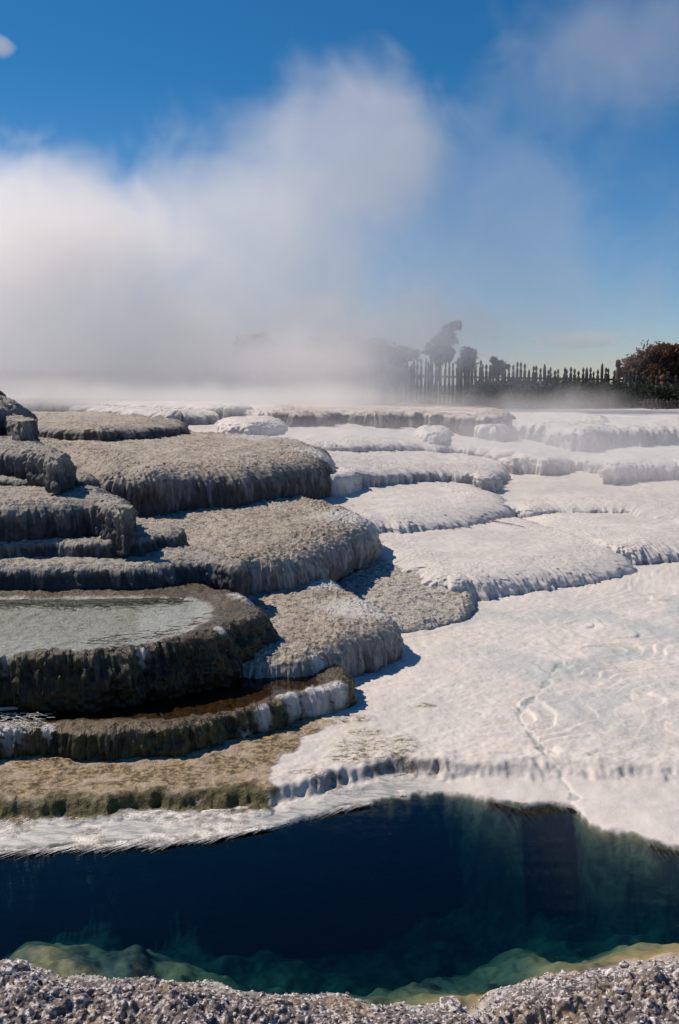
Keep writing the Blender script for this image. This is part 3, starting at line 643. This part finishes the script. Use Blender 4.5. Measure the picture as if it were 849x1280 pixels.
q0, q1, q2, q3 = [plane_pt(a_, b_, w7)+np.array([0, 0, .012]) for a_, b_ in ((611, 652), (625, 654), (641, 657), (655, 660))]
V, Fc = path_rod([q0, q1, q2, q3], .007, .004); l0 = tuple(q1)
tag(mesh_obj('twig', V, Fc, woodm, loc=l0), 'thin brown twig lying on the broad white terrace', 'twig')
q = [plane_pt(a_, b_, t1)+np.array([0, 0, .012]) for a_, b_ in ((-6, 890), (18, 888), (40, 887), (57, 887))]
V, Fc = path_rod(q, .010, .006); tag(mesh_obj('stick', V, Fc, palewood, loc=tuple(q[1])), 'bleached pale stick lying across the brown puddle edge', 'stick')
# small heap of pale chips on the lowest step
roots, dirs, lens = [], [], []
for i in range(150):
    p = plane_pt(random.gauss(22, 17), random.uniform(893, 911), t1); roots.append((p[0], p[1], p[2]+random.uniform(.0, .012))); dirs.append(random.uniform(-.7, .9)+math.pi*random.randint(0, 1)); lens.append(random.uniform(.015, .05))
strands('debris', roots, dirs, lens, .0035, palewood, 'stuff', 'scatter of pale reed chips on the edge of the lowest step at far left', seg=2)
roots, dirs, lens = [], [], []
for i in range(60):
    px_ = random.uniform(100, 290); py_ = np.interp(px_, [100, 170, 230, 290], [803, 797, 782, 755])+random.gauss(1, 3.5)
    p = plane_pt(px_, py_, t2); roots.append((p[0], p[1], p[2]-.004)); dirs.append(random.gauss(.15, .55)+math.pi*random.randint(0, 1)); lens.append(random.uniform(.03, .16))
strands('reed_litter', roots, dirs, lens, .003, plain('wet_reeds', (.085, .06, .035), .6, .3, 20), 'stuff', 'dark strands of dead reed floating along the front of the milky pool', seg=3)
roots, dirs, lens = [], [], []
for i in range(420):
    px_ = random.uniform(-40, 232); p = plane_pt(px_, 748+abs(random.gauss(0, 3.5))-max(0, px_-120)*.035, t2); roots.append((p[0], p[1], p[2]-.010)); dirs.append(random.gauss(-.05, .2)+math.pi*random.randint(0, 1)); lens.append(random.uniform(.04, .16))
strands('reflection_strands', roots, dirs, lens, .004, plain('dark_green_reflection', (.03, .04, .018), .5, .3, 20), 'stuff', 'added dark green strands standing in for the reflected dark step along the back of the milky pool', seg=3)  # strands added to colour in the dark reflection of the step above
# boulder at the far left
import bmesh
bm = bmesh.new(); bmesh.ops.create_icosphere(bm, subdivisions=5, radius=1)
vs = np.array([v.co[:] for v in bm.verts]); fs = np.array([[v.index for v in f.verts] for f in bm.faces]); bm.free()
nv = 1+.16*fbm(vs[:, 0]*1.5, vs[:, 1]*1.5, vs[:, 2]*1.5, 4, 301)+.05*vnoise(vs[:, 0]*6, vs[:, 1]*6, vs[:, 2]*6, 302)
p = at_depth(-8, 503, 12.2); 
o = mesh_obj('boulder', vs*nv[:, None]*np.array([.17, .2, .16])+p, fs, plain('dark_rock', (.085, .08, .08), .85, .35, 6), loc=(p[0], p[1], p[2]-.14)); tag(o, 'dark rounded boulder crowning the stack of shaded steps at the left edge', 'boulder')

# ------------------------------------------------------------------ fence
fence_m = plain('weathered_timber', (.075, .060, .052), .85, .4, 6)
red_m = plain('red_brown_timber', (.16, .06, .045), .85, .3, 6)
def picket_mesh(w, d, h, seed, notch):
    r_ = random.Random(seed); lean = r_.uniform(-.02, .02)
    prof = [(0, w), (h*.45, w*.96), (h*.82, w*.9)]
    if notch: prof += [(h*.855, w*.45), (h*.875, w*.45), (h*.91, w*.85), (h*.96, w*.7), (h, w*.12)]
    else: prof += [(h*.93, w*.75), (h, w*.18)]
    V, Fc = [], []; k = 8
    for zz, ww in prof:
        for i in range(k):
            t = 2*math.pi*i/k+.2; V.append((math.cos(t)*ww*r_.uniform(.9, 1.1)+lean*zz, math.sin(t)*d*(ww/w), zz))
    for j in range(len(prof)-1):
        for i in range(k): Fc.append((j*k+i, j*k+(i+1) % k, (j+1)*k+(i+1) % k, (j+1)*k+i))
    Fc.append(tuple(range(k))[::-1]); Fc.append(tuple((len(prof)-1)*k+i for i in range(k)))
    me = bpy.data.meshes.new('picket'); me.from_pydata(V, [], Fc); me.update(); return me
def fence_line(px): return np.interp(px, [332, 476, 849, 900], [446, 447, 468, 471])
YF = 36.0
fe = empty('palisade_fence', (0, YF, .9)); tag(fe, 'long dark palisade fence of pointed wooden stakes behind the terraces', 'fence')
variants = []
for s_ in range(8):
    me = picket_mesh(random.uniform(.046, .06), .045, 1.0, s_, s_ % 3 != 2); me.materials.append(fence_m); variants.append(me)
px_ = 402.0; cnt = 0
while px_ < 862 and cnt < 99:
    if abs(px_-773) > 5:
        top = fence_line(px_)+random.gauss(0, 2.0)+1.5*math.sin(px_*.21); p = at_depth(px_, top, YF)
        o = bpy.data.objects.new('picket', random.choice(variants)); COL.objects.link(o); o.parent = fe
        o.location = (p[0], random.uniform(-.03, .03), 0); hgt = p[2]-.9; big_ = random.random() < .12
        o.scale = ((1.35 if big_ else 1)*random.uniform(.85, 1.15), 1.3, hgt+(.12 if big_ else 0)); o.rotation_euler = (0, R(random.gauss(0, 1.4)), random.uniform(0, 6)); cnt += 1
    px_ += random.uniform(3.9, 5.6)
for lv_ in (.55, 1.15):
    V, Fc = [], []
    xa, xb_ = at_depth(366, 450, YF)[0], at_depth(866, 450, YF)[0]
    rod(V, Fc, (xa, .07, lv_), (xb_, .07, lv_-.25), .04, .04, 6); mesh_obj('rail', V, Fc, fence_m, fe)
def post(px_, top, w, mat, label, name='carved_post', Y=None):
    Y = Y or YF-.2
    p = at_depth(px_, top, Y); b_ = empty(name, (p[0], Y, .88)); h_ = p[2]-.88; V, Fc = [], []; k = 10
    prof = [(0, w), (h_*.78, w*.95), (h_*.80, w*.6), (h_*.83, w*.6), (h_*.86, w*1.0), (h_*.97, w*.92), (h_, w*.6)]
    for zz, ww in prof:
        for i in range(k): t = 2*math.pi*i/k; V.append((math.cos(t)*ww, math.sin(t)*ww, zz))
    for j in range(len(prof)-1):
        for i in range(k): Fc.append((j*k+i, j*k+(i+1) % k, (j+1)*k+(i+1) % k, (j+1)*k+i))
    Fc.append(tuple((len(prof)-1)*k+i for i in range(k)))
    bpy.data.objects.remove(b_)
    o = mesh_obj(name, V, Fc, mat); o.location = (p[0], Y, .88); tag(o, label, 'post'); return o
post(773, 449.5, .095, fence_m, 'tall dark carved post standing above the stakes beside the rust coloured tree')
post(829, 469, .11, red_m, 'short red brown post in front of the rust coloured tree', 'fence_post')
fe2 = empty('low_fence', (0, 27, 1.0)); tag(fe2, 'low dark fence with pale tipped stakes in front of the tall palisade at far right', 'fence')
px_ = 806.0
while px_ < 900:
    p = at_depth(px_, 499+random.gauss(0, 1), 27); o = bpy.data.objects.new('picket', random.choice(variants)); COL.objects.link(o); o.parent = fe2
    o.location = (p[0], 0, -.1); o.scale = (.9, .9, p[2]-.9); px_ += random.uniform(4.2, 5.4)
V, Fc = [], []; xa, xb_ = at_depth(802, 450, 27)[0], at_depth(905, 450, 27)[0]
rod(V, Fc, (xa, .06, .22), (xb_, .06, .22), .03, .03, 6); mesh_obj('rail', V, Fc, fence_m, fe2)

# ------------------------------------------------------------------ trees and shrubs
def leafmat(name, col, var=.5):
    n = NT(name); c = n.coord(); v = n.noise(c, 1.2, 3); f_ = n.noise(c, 9, 2)
    cc = n.mix(n.ramp(v, .35, .65), tuple(x*(1-var) for x in col), tuple(x*(1+var) for x in col))
    cc = n.mix(n.math('MULTIPLY', f_, .5), cc, tuple(x*1.3 for x in col))
    tl = n.n('ShaderNodeBsdfTranslucent'); n.put(tl.inputs[0], cc); b_ = n.bsdf(cc, .6, None, .3)
    mx = n.n('ShaderNodeMixShader'); mx.inputs[0].default_value = .25; n.put(mx.inputs[1], b_); n.put(mx.inputs[2], tl.outputs[0]); return n.done(mx.outputs[0])
bark = plain('bark', (.10, .075, .055), .9, .3, 8)
def foliage(blobs, count, size, squash=1.0, shell=.55, up=0.0):
    V = []; Fc = []; w = np.array([b[3]*b[4]*b[5] for b in blobs])**.7; w /= w.sum()
    for k_, b in enumerate(blobs):
        nn_ = int(count*w[k_])
        d = rng.normal(size=(nn_, 3)); d /= np.linalg.norm(d, axis=1)[:, None]
        rad_ = (shell+(1-shell)*rng.random(nn_)**.6)*(1+.12*rng.normal(size=nn_))
        lump_ = 1+.42*fbm(d[:, 0]*2.6+k_, d[:, 1]*2.6, d[:, 2]*2.6, 3, 400+k_)
        P = np.array(b[:3])+d*(rad_*lump_)[:, None]*np.array(b[3:6])
        for p in P:
            a_ = rng.normal(size=3); a_[2] += up; a_ /= np.linalg.norm(a_); c_ = np.cross(a_, rng.normal(size=3)); c_ /= np.linalg.norm(c_)+1e-9
            s_ = size*rng.uniform(.6, 1.4); i0 = len(V)
            V += [p-a_*s_, p+c_*s_*.45, p+a_*s_, p-c_*s_*.45]; Fc.append((i0, i0+1, i0+2, i0+3))
    return V, np.array(Fc)
def tree(name, label, px_, Y, base_z, blobs_px, count, leaf, mat, group=None, cat='tree', trunk=True, tr=.12, up=0.0, shell=.5):
    """blobs_px: (px, py, rx_px, ry_px) silhouettes of the crown at distance Y."""
    k_ = Y/F; B_ = []
    for (a_, b_, rx_, ry_) in blobs_px:
        p = at_depth(a_, b_, Y); B_.append((p[0], p[1]+random.uniform(-.3, .3)*rx_*k_, p[2], rx_*k_, rx_*k_*.85, ry_*k_))
    bx_ = at_depth(px_, 480, Y)[0]; e = empty(name, (bx_, Y, base_z)); tag(e, label, cat, group)
    V, Fc = foliage(B_, count, leaf, up=up, shell=shell); mesh_obj('crown' if trunk else 'foliage', np.array(V)-np.array([bx_, Y, base_z]), Fc, mat, e, smooth_=False)
    V, Fc = [], []
    if trunk:
        top = max(B_, key=lambda b: b[2]); mid_ = np.array([np.mean([b[0] for b in B_]), Y, np.mean([b[2] for b in B_])])
        rod(V, Fc, (bx_, Y, base_z-.2), mid_, tr, tr*.6, 9)
    root = mid_ if trunk else np.array([bx_, Y, base_z])
    for b in B_: rod(V, Fc, root if trunk else (bx_+random.uniform(-.1, .1), Y, base_z-.1), (b[0], b[1], b[2]+b[5]*.3), tr*.45, tr*.12, 6)
    mesh_obj('trunk' if trunk else 'stems', np.array(V)-np.array([bx_, Y, base_z]), Fc, bark, e)
    return e
rust = leafmat('rust_foliage', (.14, .062, .036)); dark = leafmat('dark_foliage', (.035, .045, .028)); grey = leafmat('grey_green_foliage', (.06, .065, .05)); brightg = leafmat('bright_green_foliage', (.05, .15, .03))
tree('broadleaf_tree', 'rust brown bushy tree behind the right end of the fence', 822, 52, .8, [(826, 450, 24, 17), (800, 458, 20, 14), (788, 466, 14, 11), (822, 468, 26, 16), (848, 462, 20, 16), (835, 443, 16, 12), (806, 474, 24, 12)], 15000, .10, rust, tr=.22)
tree('conifer_tree', 'near black tree at the right frame edge behind the rust brown tree', 858, 58, .8, [(858, 445, 18, 12), (852, 462, 16, 22), (868, 455, 22, 24), (862, 480, 22, 20)], 9000, .11, leafmat('black_green_foliage', (.018, .026, .022)), tr=.2)
tree('leaning_tree', 'wispy grey tree leaning right in the steam behind the fence', 540, 48, .8, [(538, 436, 5, 5), (546, 430, 6, 6), (553, 422, 6, 7), (561, 414, 6, 5), (571, 407, 6, 2.5), (557, 433, 6, 7), (549, 445, 8, 9), (565, 424, 4, 4), (560, 440, 6, 8)], 1500, .22, grey, tr=.10, up=.8, shell=.3)
tree('round_tree', 'small rounded grey green tree just right of the leaning tree', 586, 50, .8, [(586, 444, 9, 8), (584, 455, 11, 9)], 2600, .09, grey, tr=.08)
tree('small_tree', 'tiny tree tip showing above the stakes between two gaps', 621, 55, .8, [(618, 451, 4, 4.5), (626, 455, 6, 4), (633, 458, 5, 3), (621, 463, 8, 7)], 1800, .08, dark, tr=.06)
tree('pale_tree', 'faint tree dissolving into thick steam left of the fence', 322, 60, .8, [(305, 432, 12, 9), (325, 426, 13, 8), (340, 432, 11, 9), (320, 446, 30, 16), (322, 465, 34, 18)], 4500, .14, dark, tr=.12)
tree('misty_tree', 'broad grey tree mass half hidden by steam behind the left end of the fence', 440, 58, .8, [(400, 440, 26, 16), (440, 436, 26, 15), (475, 438, 18, 12), (505, 443, 20, 9), (365, 440, 18, 14), (430, 455, 60, 18), (400, 472, 60, 16), (480, 465, 40, 16)], 12000, .13, grey, tr=.2)
tree('green_bush', 'bright green bush in front of the stakes in the steam', 495, 33, .95, [(495, 467, 11, 8), (489, 473, 9, 8), (502, 475, 9, 8)], 3400, .045, brightg, cat='bush', trunk=False, tr=.04)
for i, (px_, w_, t_, lab) in enumerate([(612, 22, 480, 'low dark shrub below the palisade near the middle of the fence'), (650, 28, 477, 'dark shrub in front of the palisade left of the drifting mist'), (700, 32, 477, 'wide dark shrub in front of the palisade behind the drifting mist'),
        (748, 30, 480, 'dark shrub in front of the palisade just left of the tall carved post'), (790, 30, 480, 'dark shrub at the foot of the tall carved post'), (838, 34, 484, 'dark shrub under the palisade at the right frame edge')]):
    tree('shrub', lab, px_, 30+i*.5, .95, [(px_, t_+8, w_, 11), (px_-w_*.5, t_+13, w_*.7, 11), (px_+w_*.5, t_+12, w_*.7, 11), (px_, t_+24, w_*1.2, 12)], 7000, .05, dark, 'dark shrubs along the foot of the palisade', 'shrub', trunk=False, tr=.03)

# ------------------------------------------------------------------ steam (volumes) and clouds
def volume(name, label, blobs, D, dens, nscale, namp, color=(.95, .95, .96), aniso=.2, thick=1.0, zmin=None, kind='stuff', detail=3, dist=.6, noff=0, lo=0.0, hi=.45):
    """blobs: (px, py, rx_px, ry_px, weight, depth_offset, depth_radius)"""
    n = NT(name+'_volume'); c = n.coord('Object'); k_ = D/F; acc = None; lo_, hi_ = np.full(3, 1e9), np.full(3, -1e9)
    nz = n.noise(n.mul(c, (1, 1, 1)) if not noff else n.vmath('ADD', c, (noff, noff*.7, 0)), nscale, detail, .62, dist); nz = n.math('MULTIPLY', n.math('SUBTRACT', nz, .5), namp)
    P0 = at_depth(blobs[0][0], blobs[0][1], D)
    for (a_, b_, rx_, ry_, w_, off, rd) in blobs:
        p = at_depth(a_, b_, D+off); kk_ = (D+off)/F; r3 = np.array([rx_*kk_, rd, ry_*kk_]); lo_ = np.minimum(lo_, p-r3*1.12); hi_ = np.maximum(hi_, p+r3*1.12)
        q = n.vmath('SUBTRACT', c, tuple(p-P0)); q = n.vmath('MULTIPLY', q, tuple(1/r3)); l_ = n.vmath('LENGTH', q)
        e_ = n.math('ADD', n.math('SUBTRACT', 1.0, l_), nz)
        e_ = n.math('MULTIPLY', n.ramp(e_, lo, hi), w_)
        acc = e_ if acc is None else n.math('MAXIMUM', acc, e_)
    if zmin is not None: lo_[2] = max(lo_[2], zmin)
    den = n.math('MULTIPLY', acc, dens)
    v = n.n('ShaderNodeVolumePrincipled'); v.inputs['Color'].default_value = (*color, 1); v.inputs['Anisotropy'].default_value = aniso; n.put(v.inputs['Density'], den)
    m_ = n.done(None, v.outputs[0])
    x0, y0_, z0 = lo_; x1, y1, z1 = hi_
    V = [(x0, y0_, z0), (x1, y0_, z0), (x1, y1, z0), (x0, y1, z0), (x0, y0_, z1), (x1, y0_, z1), (x1, y1, z1), (x0, y1, z1)]
    o = mesh_obj(name, V, [(0, 3, 2, 1), (4, 5, 6, 7), (0, 1, 5, 4), (1, 2, 6, 5), (2, 3, 7, 6), (3, 0, 4, 7)], m_, loc=tuple(P0), smooth_=False)
    return tag(o, label, kind=kind)
volume('steam', 'thick white steam plume rolling up behind the terraces on the left', [
    (20, 340, 330, 175, 1.0, 0, 3.5), (150, 420, 330, 130, 1.0, 0, 3.0), (330, 300, 240, 175, .55, .5, 3.0), (445, 205, 165, 135, .50, 1, 2.6), (390, 435, 260, 95, 1.0, 0, 2.6),
    (560, 340, 300, 250, .18, 0, 3.0), (345, 468, 180, 60, 1.0, -2.5, 2.0), (580, 455, 170, 60, .12, 0, 2.0), (120, 480, 420, 70, 1.0, -1, 2.2)], 26, .66, .5, 1.45, zmin=.80, aniso=.5, color=(1.0, .985, .975), hi=.55, detail=5)
volume('steam', 'thin wisp of steam drifting across the upper right sky', [(790, 55, 190, 105, 1, 0, 2.5), (700, 110, 130, 70, .5, 0, 2), (815, 380, 40, 60, .5, 0, 1)], 24, .15, .6, 1.5, noff=9, aniso=.5, color=(1.0, .975, .96), hi=.7)
volume('mist', 'low mist creeping over the far terraces below the fence', [(560, 508, 130, 30, .5, 0, 1.6), (690, 508, 135, 32, .6, 0, 1.6), (650, 545, 280, 46, .9, -7.5, 1.6), (800, 578, 260, 46, .8, -9.2, 1.5), (400, 505, 260, 34, 1, .5, 1.6), (450, 540, 220, 34, .6, -7.5, 1.3), (120, 494, 360, 26, 1, 1.5, 1.8), (240, 500, 330, 24, .9, -3.2, 1.5)], 20.5, .58, .9, 1.4, noff=4, aniso=.4, color=(1.0, .975, .96), hi=.9)
cl = volume('cloud', 'small flat white cloud low in the sky above the fence', [(728, 424, 62, 13, 1, 0, 22), (752, 421, 30, 9, 1, 0, 14)], 700, .035, .03, 1.2, noff=3)
cl2 = volume('cloud', 'tiny white cloud high at the left edge of the sky', [(2, 58, 20, 15, 1, 0, 14)], 700, .04, .05, 1.2, noff=5)

# ------------------------------------------------------------------ light, sky, camera
w = bpy.data.worlds.new('World'); scene.world = w; w.use_nodes = True; nt = w.node_tree; nt.nodes.clear()
out = nt.nodes.new('ShaderNodeOutputWorld'); bg = nt.nodes.new('ShaderNodeBackground'); sky = nt.nodes.new('ShaderNodeTexSky')
sky.sky_type = 'NISHITA'; sky.sun_disc = False; sky.sun_elevation = SUN_EL; sky.sun_rotation = SUN_AZ % (2*math.pi)
sky.air_density = 1.0; sky.dust_density = .2; sky.ozone_density = 3.5; sky.altitude = 300
hs = nt.nodes.new('ShaderNodeHueSaturation'); hs.inputs['Saturation'].default_value = 1.2
nt.links.new(sky.outputs[0], hs.inputs['Color']); tn = nt.nodes.new('ShaderNodeMix'); tn.data_type = 'RGBA'; tn.blend_type = 'MULTIPLY'; tn.inputs[0].default_value = 1; 
tc_ = nt.nodes.new('ShaderNodeTexCoord'); sx_ = nt.nodes.new('ShaderNodeSeparateXYZ'); nt.links.new(tc_.outputs['Generated'], sx_.inputs[0])
mr_ = nt.nodes.new('ShaderNodeMapRange'); mr_.inputs[1].default_value = 0; mr_.inputs[2].default_value = .28; nt.links.new(sx_.outputs[2], mr_.inputs[0])
tm_ = nt.nodes.new('ShaderNodeMix'); tm_.data_type = 'RGBA'; nt.links.new(mr_.outputs[0], tm_.inputs[0]); tm_.inputs[6].default_value = (.88, .87, 1.06, 1); tm_.inputs[7].default_value = (.27, .70, .86, 1)
nt.links.new(tm_.outputs[2], tn.inputs[7])
nt.links.new(hs.outputs[0], tn.inputs[6]); nt.links.new(tn.outputs[2], bg.inputs[0]); bg.inputs[1].default_value = .08; nt.links.new(bg.outputs[0], out.inputs[0])
ld = bpy.data.lights.new('sun', 'SUN'); ld.energy = 3.9; ld.angle = R(.5); ld.color = (1.0, .885, .75)
lo = bpy.data.objects.new('sun', ld); COL.objects.link(lo)
tosun = Vector((math.sin(SUN_AZ)*math.cos(SUN_EL), math.cos(SUN_AZ)*math.cos(SUN_EL), math.sin(SUN_EL)))
lo.rotation_euler = tosun.to_track_quat('Z', 'Y').to_euler(); lo.location = (-10, 10, 12)
cd = bpy.data.cameras.new('camera'); cam = bpy.data.objects.new('camera', cd); COL.objects.link(cam)
cam.location = (0, 0, HC); cam.rotation_euler = (math.pi/2-PITCH, 0, 0)
cd.sensor_fit = 'VERTICAL'; cd.sensor_height = 36; cd.lens = 36*F/1280; cd.clip_end = 5000; cd.clip_start = .05
scene.camera = cam
vs_ = scene.view_settings; vs_.view_transform = 'Standard'; vs_.look = 'None'; vs_.exposure = .18; vs_.gamma = 1; vs_.use_curve_mapping = False
scene.render.engine = 'CYCLES'; cy = scene.cycles
cy.use_denoising = True; cy.max_bounces = 14; cy.diffuse_bounces = 3; cy.glossy_bounces = 3; cy.transparent_max_bounces = 16; cy.volume_bounces = 10
cy.volume_step_rate = 2.0; cy.volume_max_steps = 128; cy.use_adaptive_sampling = True
